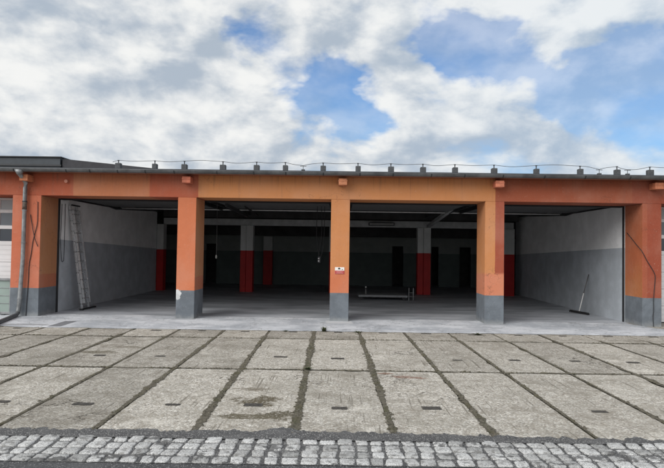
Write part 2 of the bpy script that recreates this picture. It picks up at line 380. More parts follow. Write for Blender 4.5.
m_wall = twotone('painted_side_wall', (.44, .48, .52), (.84, .855, .86), 2.0, -.028, 15.6)
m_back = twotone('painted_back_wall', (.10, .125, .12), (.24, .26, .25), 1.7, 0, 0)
m_icol = twotone('red_and_white_column_paint', (.38, .014, .014), (.50, .51, .50), 1.74, 0, 0, .55)
m_iconc = simple('beam_grey_paint', (.42, .43, .43), .8, var=.15, sc=3)
m_ceil = simple('dark_ceiling_concrete', (.055, .055, .055), .9, var=.25, sc=2)  # even dark grey for ceiling, joists, dark cross beams and corridor wall
m_dark = simple('dark_steel', (.035, .037, .040), .5, .3)
m_zinc = simple('weathered_zinc', (.30, .31, .32), .45, .75, var=.25, sc=4, bump=.1, bs=20)
m_pipe = simple('grey_zinc_downpipe', (.25, .26, .265), .5, .6, var=.3, sc=5)
m_anth = simple('anthracite_roof_sheet', (.040, .048, .056), .5, .2, var=.15, sc=3)
m_bit = simple('roof_bitumen', (.05, .05, .055), .9, bump=.4)
m_white = simple('white_door_coating', (.70, .71, .72), .5, var=.05, sc=2)
m_dgreyp = simple('grey_door_coating', (.30, .31, .33), .5, var=.08, sc=2)
m_alu = simple('aluminium', (.62, .63, .64), .38, .85, var=.12, sc=20)
m_black = simple('black_rubber', (.018, .018, .020), .7)
m_holder = simple('grey_black_conductor_block', (.07, .075, .08), .8, var=.3, sc=40)
m_wood = simple('handle_wood', (.42, .33, .24), .6, sc=20)
m_soffit = facade('soffit_paint', [(-99, (.30, .12, .07))], plinth=0)
def glassy(name, c):
    m, t, b, pos = newmat(name, .12, 0, .6); t.put(b.inputs['Base Color'], t.mix(t.noise(pos, 1.2, 3), c, tuple(x*1.6 for x in c))); return m
m_glass = glassy('tinted_window_glass', (.035, .042, .052))
m_lglass = glassy('milky_window_glass', (.26, .28, .29))

# ---------------------------------------------------------------- ground
GX, GY, GA = -.496, 8.739, .0186
ca, sa = math.cos(GA), math.sin(GA)
def G(a, b, z=0.0): return (GX+a*ca-b*sa, GY+a*sa+b*ca, z)
def nz(x, y, s=1.0, k=0.0): return mn.noise(Vector((x*s, y*s, k)))

mb = MB(); R = 900
mb.poly([(-R, -R, -.06), (R, -R, -.06), (R, R, -.06), (-R, R, -.06)])
tag(mb.build('ground', m_asph), kind='structure')
mb = MB()
mb.poly([G(-60, -40, -.006), G(60, -40, -.006), G(60, -3.80, -.006), G(-60, -3.80, -.006)])
tag(mb.build('road', m_asph), kind='structure')

# pavement of large exposed-aggregate slabs, ragged at the edges
mb = MB(); tints = []
SL = 2.994
def slab(i, j):
    a0, a1 = i+.022, i+1-.022; b0, b1 = j*SL+.022, (j+1)*SL-.022
    if j == -1: b0 -= .125
    pts = []
    st = .055
    na, nb = int((a1-a0)/st), int((b1-b0)/st)
    for k in range(na): pts.append((a0+(a1-a0)*k/na, b0, 0, 1))
    for k in range(nb): pts.append((a1, b0+(b1-b0)*k/nb, -1, 0))
    for k in range(na): pts.append((a1-(a1-a0)*k/na, b1, 0, -1))
    for k in range(nb): pts.append((a0, b1-(b1-b0)*k/nb, 1, 0))
    ta, tb, th = random.uniform(-.0015, .0015), random.uniform(-.0008, .0008), random.uniform(-.0015, .0012)
    ring = []
    for (a, b, ia, ib) in pts:
        ch = max(0, nz(a, b, 2.1, 4.0)-.28)*.10
        e = .006*nz(a, b, 14)+.004*nz(a, b, 40, 2.)+ch+.004
        da = min(a-a0, a1-a); db = min(b-b0, b1-b)
        corner = max(0, .07-math.hypot(da, db))*.35
        a += (ia or (1 if a < (a0+a1)/2 else -1)*(corner > 0))*(e if ia else 0)+(1 if a < (a0+a1)/2 else -1)*corner
        b += ib*e+(1 if b < (b0+b1)/2 else -1)*corner
        ring.append((a, b, ia, ib))
    ac, bc = i+.5, (j+.5)*SL
    k = len(mb.v); n = len(ring)
    for (a, b, ia, ib) in ring: mb.v.append(G(a+ia*.006, b+ib*.006, th+ta*(a-ac)*2+tb*(b-bc)))
    for (a, b, ia, ib) in ring: mb.v.append(G(a, b, th-.006+ta*(a-ac)*2+tb*(b-bc)))
    for (a, b, ia, ib) in ring: mb.v.append(G(a-ia*.003, b-ib*.003, -.07))
    mb.f.append(tuple(range(k, k+n))); mb.mi.append(0)
    for rr in (0, 1):
        for q in range(n): mb.f.append((k+rr*n+(q+1) % n, k+rr*n+q, k+(rr+1)*n+q, k+(rr+1)*n+(q+1) % n)); mb.mi.append(0)
    tints.extend([random.random()]*(2*n+1))
for i in range(-15, 16):
    for j in (-1, 0, 1): slab(i, j)
o = mb.build('pavement', m_slab)
at = o.data.attributes.new('tint', 'FLOAT', 'FACE')
for k, v in enumerate(tints): at.data[k].value = v
tag(o, kind='structure')

# lifting slots of the slabs: flat dirt patches, recess shade put into their dark colour
mb = MB()
for i in range(-15, 16):
    for j in (-1, 0, 1):
        if random.random() < .10: continue
        s = random.uniform(.75, 1.1); a = i+.5+random.uniform(-.04, .04); b = j*SL+.97+random.uniform(-.06, .06)
        w, h = .105*s, .055*s*random.uniform(.8, 1.2)
        pts = []
        for q in range(16):
            th = 2*math.pi*q/16; cx = max(-1, min(1, 1.35*math.cos(th))); cy = max(-1, min(1, 1.35*math.sin(th)))
            e = 1+.16*nz(i*3+cx, j*5+cy, 2.3)
            pts.append(G(a+w*cx*e, b+h*cy*e, .0045))
        mb.poly(pts)
tag(mb.build('soil', simple('slot_dirt_and_shade', (.05, .046, .04), .95, var=.5, sc=25, bump=1, bs=80)), kind='structure')

# soil and moss lying in and over the joints
mb = MB()
mb.poly([G(-15, -3.1, -.014), G(16, -3.1, -.014), G(16, 6.3, -.014), G(-15, 6.3, -.014)])
def ribbon(p0, p1, w, seed, zz=.0065):
    L = math.dist(p0, p1); n = int(L/.016); ux, uy = (p1[0]-p0[0])/L, (p1[1]-p0[1])/L
    pr = None
    for k in range(n+1):
        s = k/n*L; a, b = p0[0]+ux*s, p0[1]+uy*s
        base = w*(.62+.9*max(0, nz(a, b, .9, seed)+.25))
        l = base*(1+.6*nz(a, b, 9, seed+3)+.7*nz(a, b, 38, seed+7)); r = base*(1+.6*nz(a, b, 9, seed+9)+.7*nz(a, b, 38, seed+11))
        off = .012*nz(a, b, 2, seed+5)
        q = (G(a-uy*(l+off), b+ux*(l+off), zz), G(a+uy*(r-off), b-ux*(r-off), zz))
        if pr: mb.poly([pr[0], pr[1], q[1], q[0]])
        pr = q
wid = {0: .052, 1: .040, 2: .034, -1: .038}
for i in range(-15, 17):
    ribbon((i, -3.05), (i, 4.2 if i in (0,) else random.choice((3.0, 3.3, 4.1))), wid.get(i, .024+random.random()*.012), i*1.7, .0068)
ribbon((-15, 0), (16, 0), .026, 50.3, .0062); ribbon((-15, SL), (16, SL), .024, 61.1, .0062)
for q in range(3600):                                        # raised crumbs and cushions of moss
    i = random.choice([0]*6+[1]*4+[-1]*4+[2]*3+[-2, 3, -3, 4, -4, -5, 5]); b = random.uniform(-3.0, 3.1); a = i+random.gauss(0, .024 if i in (0, 1, -1) else .014)
    if random.random() < .3: a, b = random.uniform(-9, 9), random.choice((0, SL))+random.gauss(0, .013)
    if nz(a, b, 1.3, 33) < -.15: continue
    rr = random.uniform(.006, .024); hh = rr*random.uniform(.25, .6); k = len(mb.v); nn = 7
    for (sc, z) in ((1, .002), (.72, .62), (.3, .95)):
        for g in range(nn):
            th = 6.283*g/nn; e = random.uniform(.8, 1.2); mb.v.append(G(a+rr*sc*e*math.cos(th), b+rr*sc*e*math.sin(th), .003+.004*(z > .1)+hh*z))
    for l in (0, 1):
        for g in range(nn): mb.f.append((k+l*nn+g, k+l*nn+(g+1) % nn, k+(l+1)*nn+(g+1) % nn, k+(l+1)*nn+g)); mb.mi.append(0)
    mb.f.append(tuple(k+2*nn+g for g in range(nn))); mb.mi.append(0)
tag(mb.build('moss_and_soil', m_soil), 'dark mossy soil filling the joints between the concrete slabs', 'moss', kind='stuff')

# asphalt seam along the setts, lapping raggedly over the slab ends
mb = MB(); n = 1800; pr = None
for k in range(n+1):
    a = -15+31*k/n
    b = -2.965-.095*max(0, min(1, (a-1.2)/2.0))+.05*nz(a, 0, 1.1, 3)+.075*max(-.4, nz(a, 0, 3.7, 8))+.075*nz(a, 0, 11, 1)+.045*nz(a, 0, 37, 2)
    if -.75 < a-.2 < .1: b += .10*math.sin((a+.55)/.85*math.pi)**2
    q = (G(a, -3.22, .0100), G(a, b-.008, .0100), G(a, b, .0030))
    if pr: mb.poly([pr[0], q[0], q[1], pr[1]]); mb.poly([pr[1], q[1], q[2], pr[2]])
    pr = q
tag(mb.build('asphalt_strip', m_seam), kind='structure')

# four courses of granite setts, roughly in line across the courses
mb = MB(); tints = []
cols = []; a = -14
while a < 14: w = random.uniform(.130, .175); cols.append((a, w)); a += w
for r in range(4):
    bc = -3.245-r*.168; dr = 0
    for (a, w0) in cols:
        gap = random.uniform(.016, .034); dr = dr*.8+random.uniform(-.012, .012)
        w = w0-gap+random.uniform(-.008, .006); h = .143+random.uniform(-.012, .008)
        ac = a+w0/2+dr+.02*nz(a, r, .45, 3); bo = bc+random.uniform(-.005, .005)+.010*nz(a, r, .6, 6); z0 = random.uniform(-.003, .006); rot = random.uniform(-.06, .06)
        sk = random.uniform(-.012, .012); k = len(mb.v); N = 24
        for (sc, zz) in ((1, -.05), (1, -.004), (.975, .0035), (.90, .0075), (.45, .009)):
            for q in range(N):
                th = 2*math.pi*(q+.5)/N; c, s_ = math.cos(th), math.sin(th); p = 16.0
                rr = 1/((abs(c)**p+abs(s_)**p)**(1/p))
                e = 1+.085*nz(a*7+c*1.1, r*9+s_*1.1, 1.0)+.05*nz(a*7+c*3, r*9+s_*3, 1.9)
                x, y = w/2*c*rr*e*sc+sk*s_, h/2*s_*rr*e*sc
                x, y = x*math.cos(rot)-y*math.sin(rot), x*math.sin(rot)+y*math.cos(rot)
                zj = .004*nz(a*9+c*2, r*5+s_*2, 1.6, sc*5) if zz > 0 else 0
                mb.v.append(G(ac+x, bo+y, z0+zz+zj))
        for g in range(4):
            for q in range(N): mb.f.append((k+g*N+q, k+g*N+(q+1) % N, k+(g+1)*N+(q+1) % N, k+(g+1)*N+q)); mb.mi.append(0); tints.append(0)
        mb.f.append(tuple(k+4*N+q for q in range(N))); mb.mi.append(0); tints.append(0)
        tv = random.random()**.6
        for q in range(1, 4*N+2): tints[-q] = tv
o = mb.build('cobblestone_strip', m_cob, smooth=True)
at = o.data.attributes.new('tint', 'FLOAT', 'FACE')
for k, v in enumerate(tints): at.data[k].value = v
tag(o, kind='structure')
mb = MB()
mb.poly([G(-16, -3.83, -.001), G(16, -3.83, -.001), G(16, -3.15, -.001), G(-16, -3.15, -.001)])
tag(mb.build('cobble_bed', m_seam), kind='structure')

# smooth concrete apron in front of the doors
mb = MB(); n = 520; pr = None
for k in range(n+1):
    x = -8.9+17.6*k/n
    yf = 12.86+.022*x+.05*nz(x, 0, 1.3, 5)+.03*nz(x, 0, 5, 7)+.012*nz(x, 0, 19, 7)
    if x < -7.0: yf += .25*(-7.0-x)
    yb = 15.26
    if x > 7.5: yb = 15.26-min(1, (x-7.5)/.25)*(.95)-max(0, (x-7.75))*.95
    yb = max(yb, yf+.05)
    q = [(x, yf, .0078), (x, yf+.01, .0125), (x, yb-.01, .0125), (x, yb, .0125)]
    if pr:
        for g in range(3): mb.poly([pr[g], q[g], q[g+1], pr[g+1]])
    pr = q
tag(mb.build('concrete_apron', m_apron), kind='structure')
mb = MB(); mb.poly([(-17, 12.9, -.010), (17, 12.9, -.010), (17, 15.6, -.010), (-17, 15.6, -.010)])
mb.poly([(-17, 13.9, .0085), (-7.9, 13.9, .0085), (-7.9, 15.6, .0085), (-17, 15.6, .0085)])
mb.poly([(7.5, 13.3, .0085), (17, 13.5, .0085), (17, 15.6, .0085), (7.5, 15.6, .0085)])
tag(mb.build('yard_edge', m_slab), kind='structure')
mb = MB(); mb.poly([(-7.74, 15.31, .009), (7.62, 15.31, .009), (7.62, 15.6, .009), (-7.74, 15.6, .009)])
mb.poly([(-12.4, 15.6, .009), (12.4, 15.6, .009), (12.4, 31, .009), (-12.4, 31, .009)])
tag(mb.build('garage_floor', m_floor), kind='structure')
mb = MB(); mb.poly([(-7.74, 15.255, .0045), (7.62, 15.255, .0045), (7.62, 15.315, .0045), (-7.74, 15.315, .0045)])
tag(mb.build('floor_groove', m_black), kind='structure')

# ---------------------------------------------------------------- the building
B = empty('garage_building', (0, 0, 0), 'long low orange garage building with four open bays, grey plinths and a flat roof', 'garage')
ZL, ZT = 3.12, 3.70
mb = MB(); xs = [-16.4, -12.3, -8.13, -3.97, 0, 3.9, 7.87, 12.1, 16.4]
mb.box(-16.4, 16.4, D, 15.55, ZL, ZT)
mb.build('front_beam', m_lintel, B, bevel=.006)
def pillar(x0, x1, mf, ml, mr, label=None):
    k = MB(); k.box(x0, x1, D+.0005, 15.55, 0, ZL-.001)
    k.mi = [0, 0, 0, 2, 0, 1]                               # front, left reveal, right reveal
    return tag(k.build('pillar', [mf, ml, mr], B, bevel=.008), label)
pillar(-16.4, -15.9, m_pillar_salmon, m_pillar_salmon, m_pillar_salmon)
pillar(-12.5, -12.0, m_pillar_salmon, m_pillar_salmon, m_pillar_salmon)
pillar(-8.50, -7.755, m_pillar_salmon, m_pillar_salmon, m_reveal_amber, 'wide salmon orange pillar beside the downpipe')
pillar(-4.21, -3.735, m_pillar_salmon2, m_pillar_salmon, m_reveal_amber, 'salmon pillar with a white patch on its grey plinth')
pillar(-.27, .21, m_pillar_amber, m_pillar_amber, m_pillar_amber, 'amber middle pillar fading to salmon')
pillar(3.66, 4.145, m_pillar_c, m_pillar_c, m_pillar_c, 'pillar painted amber with a dark red strip')
pillar(7.63, 8.11, m_pillar_red, m_reveal_red, m_pillar_red, 'brick red pillar with an orange inner side')
pillar(11.65, 12.15, m_pillar_red, m_pillar_red, m_pillar_red)
pillar(15.9, 16.4, m_pillar_red, m_pillar_red, m_pillar_red)
# beam ends under the gutter
mb_c = None
for x, c in ((-12.2, REDO), (-8.07, PEACH), (-3.93, (.46, .14, .08)), (.02, (.50, .20, .10)), (3.95, (.56, .19, .11)), (7.9, (.46, .16, .08)), (12.0, BRICK)):
    k = MB(); k.box(x-.105, x+.105, D-.30, D-.002, 3.46, 3.62); k.box(x-.115, x+.115, D-.31, D-.002, 3.55, 3.575)
    k.build('corbel', simple('corbel_paint', c, .8, var=.2, sc=10), B, bevel=.006)
mb = MB().tube([(-7.10, D-.06, 3.49), (-7.10, D+.0, 3.49)], .045, 14); mb.build('sounder', simple('sounder_paint', (.50, .20, .13), .5), B)
# roof, soffit, gutter
mb = MB(); mb.box(-16.6, 16.6, D-.34, 31.2, ZT+.04, ZT+.09); mb.build('roof', m_bit, B, bevel=.004)
mb = MB(); mb.box(-16.5, 16.5, D-.30, D+.2, ZT, ZT+.038); mb.build('soffit', m_soffit, B)
mb = MB(); n = 12; gy, gz, gr = D-.38, 3.755, .078; x0 = -16.6
prof = [(gy+gr*math.cos(math.pi+math.pi*i/n), gz+gr*math.sin(math.pi+math.pi*i/n)) for i in range(n+1)]
inn = [(gy+(gr-.006)*math.cos(math.pi+math.pi*i/n), gz+(gr-.006)*math.sin(math.pi+math.pi*i/n)) for i in range(n, -1, -1)]
xsn = [x0+33.2*i/60 for i in range(61)]
dz = lambda x: .006*nz(x, 0, .35, 3)+.003*nz(x, 0, 1.3, 3)
for i in range(60):
    xa, xb = xsn[i], xsn[i+1]
    loop = prof+inn
    for q in range(len(loop)):
        (ya, za), (yb, zb) = loop[q], loop[(q+1) % len(loop)]
        mb.poly([(xa, ya, za+dz(xa)), (xb, ya, za+dz(xb)), (xb, yb, zb+dz(xb)), (xa, yb, zb+dz(xa))])
mb.tube([(x, gy-gr, gz+dz(x)) for x in xsn], .009, 8)
bm_g = mb.build('gutter', simple('aged_gutter_zinc', (.13, .135, .14), .5, .5, var=.3, sc=3), B, smooth=True)
for u in (-60, -25, 12, 65, 89, 117, 145, 174, 217, 254, 286, 323.5, 360, 393, 431, 464, 502, 543, 583, 627, 670, 700, 740):
    x = (u-342.3)/573*14.3
    k = MB(); loop = [(gy+(gr+.006)*math.cos(math.pi+math.pi*i/n), gz+dz(x)+(gr+.006)*math.sin(math.pi+math.pi*i/n)) for i in range(n+1)]
    for i in range(n):
        (ya, za), (yb, zb) = loop[i], loop[i+1]
        k.poly([(x-.014, ya, za), (x+.014, ya, za), (x+.014, yb, zb), (x-.014, yb, zb)])
    k.build('gutter_bracket', m_dark, bm_g)
mb = MB(); mb.box(-16.6, 16.6, D-.335, D-.32, ZT+.02, ZT+.10); mb.build('roof_edge', m_anth, B)
# raised roof part at the far left with a sloping flank
mb = MB()
mb.box(-24, -9.95, 20, 28, 3.81, 4.93); mb.build('upper_roof', m_anth, B, bevel=.01)
mb = MB(); mb.box(-24, -9.90, 19.94, 28, 4.931, 4.965); mb.box(-24, -9.90, 19.95, 19.995, 4.62, 4.68); mb.build('roof_trim', m_dark, B)
mb = MB(); k = len(mb.v)
sl = [(-9.90, 4.90), (-6.6, 4.60), (-6.6, 3.81), (-9.90, 3.81)]
mb.poly([(x, 20.05, z) for x, z in reversed(sl)]); mb.poly([(x, 27, z) for x, z in sl])
mb.poly([(sl[0][0], 20.05, sl[0][1]), (sl[0][0], 27, sl[0][1]), (sl[1][0], 27, sl[1][1]), (sl[1][0], 20.05, sl[1][1])][::-1])
mb.poly([(sl[1][0], 20.05, sl[1][1]), (sl[1][0], 27, sl[1][1]), (sl[2][0], 27, sl[2][1]), (sl[2][0], 20.05, sl[2][1])][::-1])
mb.build('sloping_roof', m_bit, B)
# downpipe
mb = MB(); fy = D-.09
mb.tube([(-8.13, gy, 3.70), (-8.13, gy, 3.62), (-8.12, D-.2, 3.52), (-8.12, fy, 3.42), (-8.13, fy, 3.3), (-8.14, fy, 1.5), (-8.20, fy, .30), (-8.215, fy, .16), (-8.21, fy-.03, .09), (-8.16, fy-.14, .065), (-7.72, fy-1.7, .06), (-7.35, fy-2.9, .06)][0:1]+
        [(-8.13, gy, 3.62), (-8.12, D-.22, 3.53), (-8.12, fy, 3.42), (-8.13, fy, 3.3), (-8.14, fy, 1.5), (-8.20, fy, .30), (-8.215, fy, .16), (-8.22, fy-.02, .10)], .052, 16)
mb.tube([(-8.13, gy, 3.72), (-8.13, gy, 3.60)], [.12, .055], 16)
dp = mb.build('downpipe', m_pipe, B, smooth=True)
mb = MB(); mb.tube([(-8.22, fy-.0, .11), (-8.20, fy-.10, .062), (-8.02, fy-.72, .058), (-7.78, fy-1.6, .058), (-7.50, fy-2.5, .056)], .05, 14)
mb.build('drain_hose', simple('dark_grey_drain_pipe', (.075, .08, .085), .55), dp, smooth=True)
for z, c in ((2.95, m_dark), (2.72, m_pipe), (.47, m_pipe), (1.9, m_pipe)):
    xx = -8.135 if z > 1 else -8.19
    mb = MB().tube([(xx, fy, z-.012), (xx, fy, z+.012)], .062, 16); mb.box(xx-.01, xx+.01, fy, D+.0, z-.01, z+.01); mb.build('pipe_clamp', c, dp)
mb = MB().tube([(-8.135, fy, 2.74), (-8.133, fy, 2.93)], .056, 16); mb.build('pipe_sleeve', simple('rusty_sleeve', (.10, .075, .06), .7, var=.4, sc=20), dp, smooth=True)

# side walls, back hall, ceiling
mb = MB(); mb.box(-7.93, -7.765, 15.56, 24.0, 0, 3.55); mb.build('side_wall', m_wall, B)
mb = MB(); mb.box(7.625, 7.79, 15.56, 25.2, 0, 3.55); mb.build('side_wall', m_wall, B)
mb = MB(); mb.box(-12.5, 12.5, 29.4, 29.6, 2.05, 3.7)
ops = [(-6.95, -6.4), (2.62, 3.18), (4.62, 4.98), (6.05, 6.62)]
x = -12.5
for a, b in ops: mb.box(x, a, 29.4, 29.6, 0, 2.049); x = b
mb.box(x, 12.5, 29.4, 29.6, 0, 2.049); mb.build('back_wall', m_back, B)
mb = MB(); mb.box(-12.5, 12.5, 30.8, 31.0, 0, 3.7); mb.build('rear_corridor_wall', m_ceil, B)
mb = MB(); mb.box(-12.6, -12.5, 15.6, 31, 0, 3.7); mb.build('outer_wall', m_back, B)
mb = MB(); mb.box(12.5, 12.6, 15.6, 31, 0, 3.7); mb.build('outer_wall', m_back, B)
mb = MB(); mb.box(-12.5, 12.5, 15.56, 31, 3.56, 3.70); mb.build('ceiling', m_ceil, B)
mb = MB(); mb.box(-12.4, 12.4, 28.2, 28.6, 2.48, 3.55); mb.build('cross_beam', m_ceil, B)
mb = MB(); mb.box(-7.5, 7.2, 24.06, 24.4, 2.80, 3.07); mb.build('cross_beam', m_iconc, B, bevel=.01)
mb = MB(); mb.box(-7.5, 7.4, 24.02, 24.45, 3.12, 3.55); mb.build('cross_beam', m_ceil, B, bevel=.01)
for x0, x1 in ((-7.755, -7.47), (-4.23, -3.70), (-.50, -.02), (3.19, 3.74), (6.74, 7.22)):
    mb = MB(); w = x1-x0
    if w > .5: mb.box(x0, x0+w*.44, 24.02, 24.40, 0, 2.80); mb.box(x0+w*.46, x1, 24.0, 24.42, 0, 2.80)
    else: mb.box(x0, x1, 24.0, 24.4, 0, 2.80)
    mb.build('interior_column', m_icol, B, bevel=.008)
for xc in (-7.5, -3.72, .05, 4.17, 7.7):
    mb = MB(); mb.box(xc-.23, xc+.23, 29.1, 29.399, 0, 2.47); mb.build('interior_column', m_icol, B, bevel=.008)
for xc in (-3.95, -.05, 3.6):                                # lengthwise joists from the pillars to the columns
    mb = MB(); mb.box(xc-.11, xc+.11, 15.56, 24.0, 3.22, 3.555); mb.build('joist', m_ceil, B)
mb = MB(); mb.obox((3.62, 24.0, 2.86), (3.66, 19.0, 3.25), .12, .12); mb.build('brace', m_iconc, B)
mb = MB(); mb.obox((-3.4, 20.6, 3.0), (-3.3, 16.3, 3.06), .07, .10); mb.obox((-3.0, 20.6, 3.02), (-2.95, 17.4, 3.1), .03, .05); mb.build('pipe_run', m_dark, B)
mb = MB(); mb.tube([(-7.7, 19.9, 3.165), (7.6, 19.9, 3.165)], .028, 8); mb.build('spring_shaft', simple('galvanised_shaft', (.5, .5, .5), .4, .7), B)
# side frames where the door tracks end against the walls
for sx, x in ((1, -7.76), (-1, 7.62)):
    mb = MB(); mb.obox((x+sx*.06, 18.1, 3.22), (x+sx*.06, 19.5, 3.12), .07, .07); mb.obox((x+sx*.06, 19.5, 3.12), (x+sx*.06, 24, 3.36), .06, .06)
    mb.box(min(x, x+sx*.25), max(x, x+sx*.25), 19.55, 24.0, 3.30, 3.55); mb.build('track_frame', m_dark, B)

# opened sectional doors lying under the ceiling
bays = [(-7.75, -4.21), (-3.735, -.27), (.21, 3.66), (4.145, 7.62)]
for a, b in bays:
    mb = MB(); y = 16.05
    for q in range(6):
        mb.box(a+.10, b-.10, y, y+.52, 3.165, 3.205); 
        for rr in range(4): mb.box(a+.10, b-.10, y+.04+rr*.13, y+.06+rr*.13, 3.159, 3.1649)
        y += .545
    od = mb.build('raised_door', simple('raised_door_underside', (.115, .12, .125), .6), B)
    for x in (a+.004 if a < -7 else a-.05, b-.012 if b > 7 else b+.05):
        k = MB(); k.box(x-.017, x+.017, 15.60, 19.9, 3.13, 3.235); k.box(x-.017, x+.017, 15.562, 15.62, .014, 3.12); k.build('door_track', m_dark, od)
    k = MB(); k.box(a+.02, b-.02, 15.60, 15.80, 3.09, 3.30); k.build('door_header', m_black, od)

# closed sectional doors in the outer bays
def closed_door(a, b):
    d = MB(); y = 15.5; zs = [.03, .46, .91, 1.36, 1.82]
    for q in range(4):
        d.box(a, b, y, y+.04, zs[q]+.004, zs[q+1]-.004)
        for rr in range(3): d.box(a, b, y-.005, y, zs[q]+.07+rr*.13, zs[q]+.13+rr*.13)
    for z0, z1 in ((1.82, 1.93), (2.26, 2.36), (2.70, 2.79), (3.05, 3.11)): d.box(a, b, y-.004, y+.04, z0+.001, z1-.001)
    nn = 4; w = (b-a)/nn
    for q in range(nn+1):
        xm = a+q*w; d.box(max(a, xm-.05), min(b, xm+.05), y-.006, y+.038, 1.93, 3.05)
    o = d.build('closed_door', m_white, B, bevel=.002)
    for r_, (z0, z1) in enumerate(((1.93, 2.26), (2.36, 2.70), (2.79, 3.05))):
        for q in range(nn):
            k = MB(); k.box(a+q*w+.051, a+(q+1)*w-.051, y+.012, y+.028, z0+.001, z1-.001); k.build('window', m_glass if r_ == 0 else m_lglass if r_ == 2 else glass_mid, o)
    k = MB(); k.box(a, b, y-.01, y+.045, .008, .034); k.build('door_seal', m_black, o)
glass_mid = glassy('grey_window_glass', (.10, .115, .13))
for a, b in ((-15.9, -12.5), (-12.0, -8.50), (8.11, 11.65), (12.15, 15.9)): closed_door(a, b)
# unlit lamp housing under the interior beam
mb = MB(); X0, X1 = 1.13, 2.20
mb.box(X0, X1, 23.80, 24.0, 2.86, 2.98); lf = mb.build('lamp_housing', m_dark, B, bevel=.01)
mb = MB(); mb.box(X0+.04, X1-.04, 23.78, 23.799, 2.885, 2.955); mb.build('lamp_cover', simple('dusty_lamp_cover', (.30, .30, .29), .4), lf)

# ---------------------------------------------------------------- lightning conductor on the roof edge
def holder(x, kind, label):
    h = empty('conductor_holder', (x, D-.12, 3.802), label, 'roof bracket', 'lightning conductor holders along the roof edge')
    if kind == 'small':
        k = MB(); k.box(x-.045, x+.045, D-.16, D-.08, 3.802, 3.86); k.build('block', m_holder, h, bevel=.006)
        k = MB(); k.obox((x-.08, D-.12, 3.945), (x+.08, D-.12, 3.945), .012, .012); k.tube([(x, D-.12, 3.86), (x, D-.12, 3.945)], .007, 6); k.build('pin', m_dark, h)
    else:
        k = MB(); ww = random.uniform(.052, .070); k.box(x-ww, x+ww+.008, D-.19, D-.05, 3.792, 3.955+random.uniform(-.008, .008)); k.build('block', m_holder, h, bevel=.01)
        k = MB(); k.tube([(x+.0, D-.12, 3.94), (x, D-.12, 4.03)], .013, 6); k.obox((x-.022, D-.12, 4.03), (x+.022, D-.12, 4.03), .022, .022); k.build('pin', m_dark, h)
    return h
us = [116, 153, 183, 222, 256, 285, 303, 323, 358, 391, 423, 455, 494, 536, 579.5, 598.5, 616, 626.5, 648.5]
words = ['dark roof block carrying the wire, leftmost, beside the sloping roof', 'second roof block from the left, over the first bay', 'roof block above the white-patched salmon pillar',
         'roof block at the left of the second bay', 'roof block over the middle of the second bay', 'roof block just left of the smallest block of the second bay', 'tiny low block over the right of the second bay',
         'roof block just left of the middle pillar', 'roof block just right of the middle pillar', 'roof block at the left middle of the third bay', 'roof block at the right middle of the third bay',
         'roof block at the right of the third bay', 'roof block directly above the amber and red pillar', 'roof block over the left of the fourth bay', 'roof block over the middle of the fourth bay',
         'tiny thin wire clip over the fourth bay', 'large roof block over the right of the fourth bay', 'tiny T-shaped clip beside the brick red pillar', 'rightmost roof block above the brick red pillar']
wire = []
for u, wd in zip(us, words):
    x = (u-342.3)/573*14.5; kd = 'small' if u in (303, 598.5, 626.5) else 'big'
    holder(x, kd, wd)
    wire.append((x, D-.12, 4.035 if kd == 'big' else 3.96))
pts = [(wire[0][0]-.15, D-.12, 3.99)]
for a, b in zip(wire, wire[1:]):
    L = b[0]-a[0]; sag = random.choice((.03, -.022, .014, -.03, .02))*min(1, L/.9)
    for q in range(8):
        s = q/8; pts.append((a[0]+L*s, a[1]+.02*math.sin(s*3), a[2]+(b[2]-a[2])*s-sag*math.sin(math.pi*s)*(1+.3*math.sin(5*s))))
pts += [wire[-1], (8.6, D-.12, 4.0), (9.6, D-.12, 4.03), (11, D-.12, 3.99)]
tag(MB().tube(pts, .0062, 6).build('lightning_wire', simple('dull_aluminium_wire', (.12, .125, .13), .5, .3), smooth=True), 'thin lightning conductor wire strung along the roof edge', 'wire')

# ---------------------------------------------------------------- things
# extension ladder
L0 = Vector((-7.35, 16.28, .01)); T0 = Vector((-7.715, 16.12, 2.97)); yo = Vector((0, .42, 0)); n_in = Vector((.068, 0, .006))
lad = empty('ladder', (-7.46, 16.6, 0), 'aluminium extension ladder leaning on the left side wall of the first bay', 'ladder')
def at_(p0, p1, s): return p0+(p1-p0)*s
for s_, off, lo, hi in ((0, Vector((0, 0, 0)), 0, 1.0), (1, n_in, .06, .955)):
    a, b = at_(L0, T0, lo)+off, at_(L0, T0, hi)+off
    sh = Vector((0, .035 if s_ else 0, 0)); wdt = yo-sh*2
    for p in (sh, sh+wdt):
        k = MB(); k.obox(a+p, b+p, 0.062, .028, side=(0, 1, 0)); k.build('rail', m_alu, lad, bevel=.003)
    nr = 10
    for q in range(nr):
        c = at_(a, b, (q+.55)/nr)
        k = MB(); k.tube([c+sh+Vector((0, -.022, 0)), c+sh+wdt+Vector((0, .022, 0))], .016, 8); k.build('rung', m_alu, lad)
        k = MB()
        for p in (sh+Vector((0, -.0145, 0)), ): k.box(c.x+p.x-.030, c.x+p.x+.030, c.y+p.y-.006, c.y+p.y, c.z-.014, c.z+.014)
        k.build('rung_plug', m_black, lad)
k = MB(); k.obox((-7.31, 16.12, .035), (-7.31, 17.0, .035), .06, .04); k.build('stabiliser_bar', m_dark, lad, bevel=.004)
for y in (16.14, 16.98):
    k = MB(); k.box(-7.36, -7.26, y-.03, y+.03, .009, .05); k.build('foot', m_black, lad, bevel=.006)
k = MB(); k.tube([(-7.64, 16.08, 2.98), (-7.64, 16.58, 2.98)], .022, 8); k.build('top_roller', m_dark, lad)
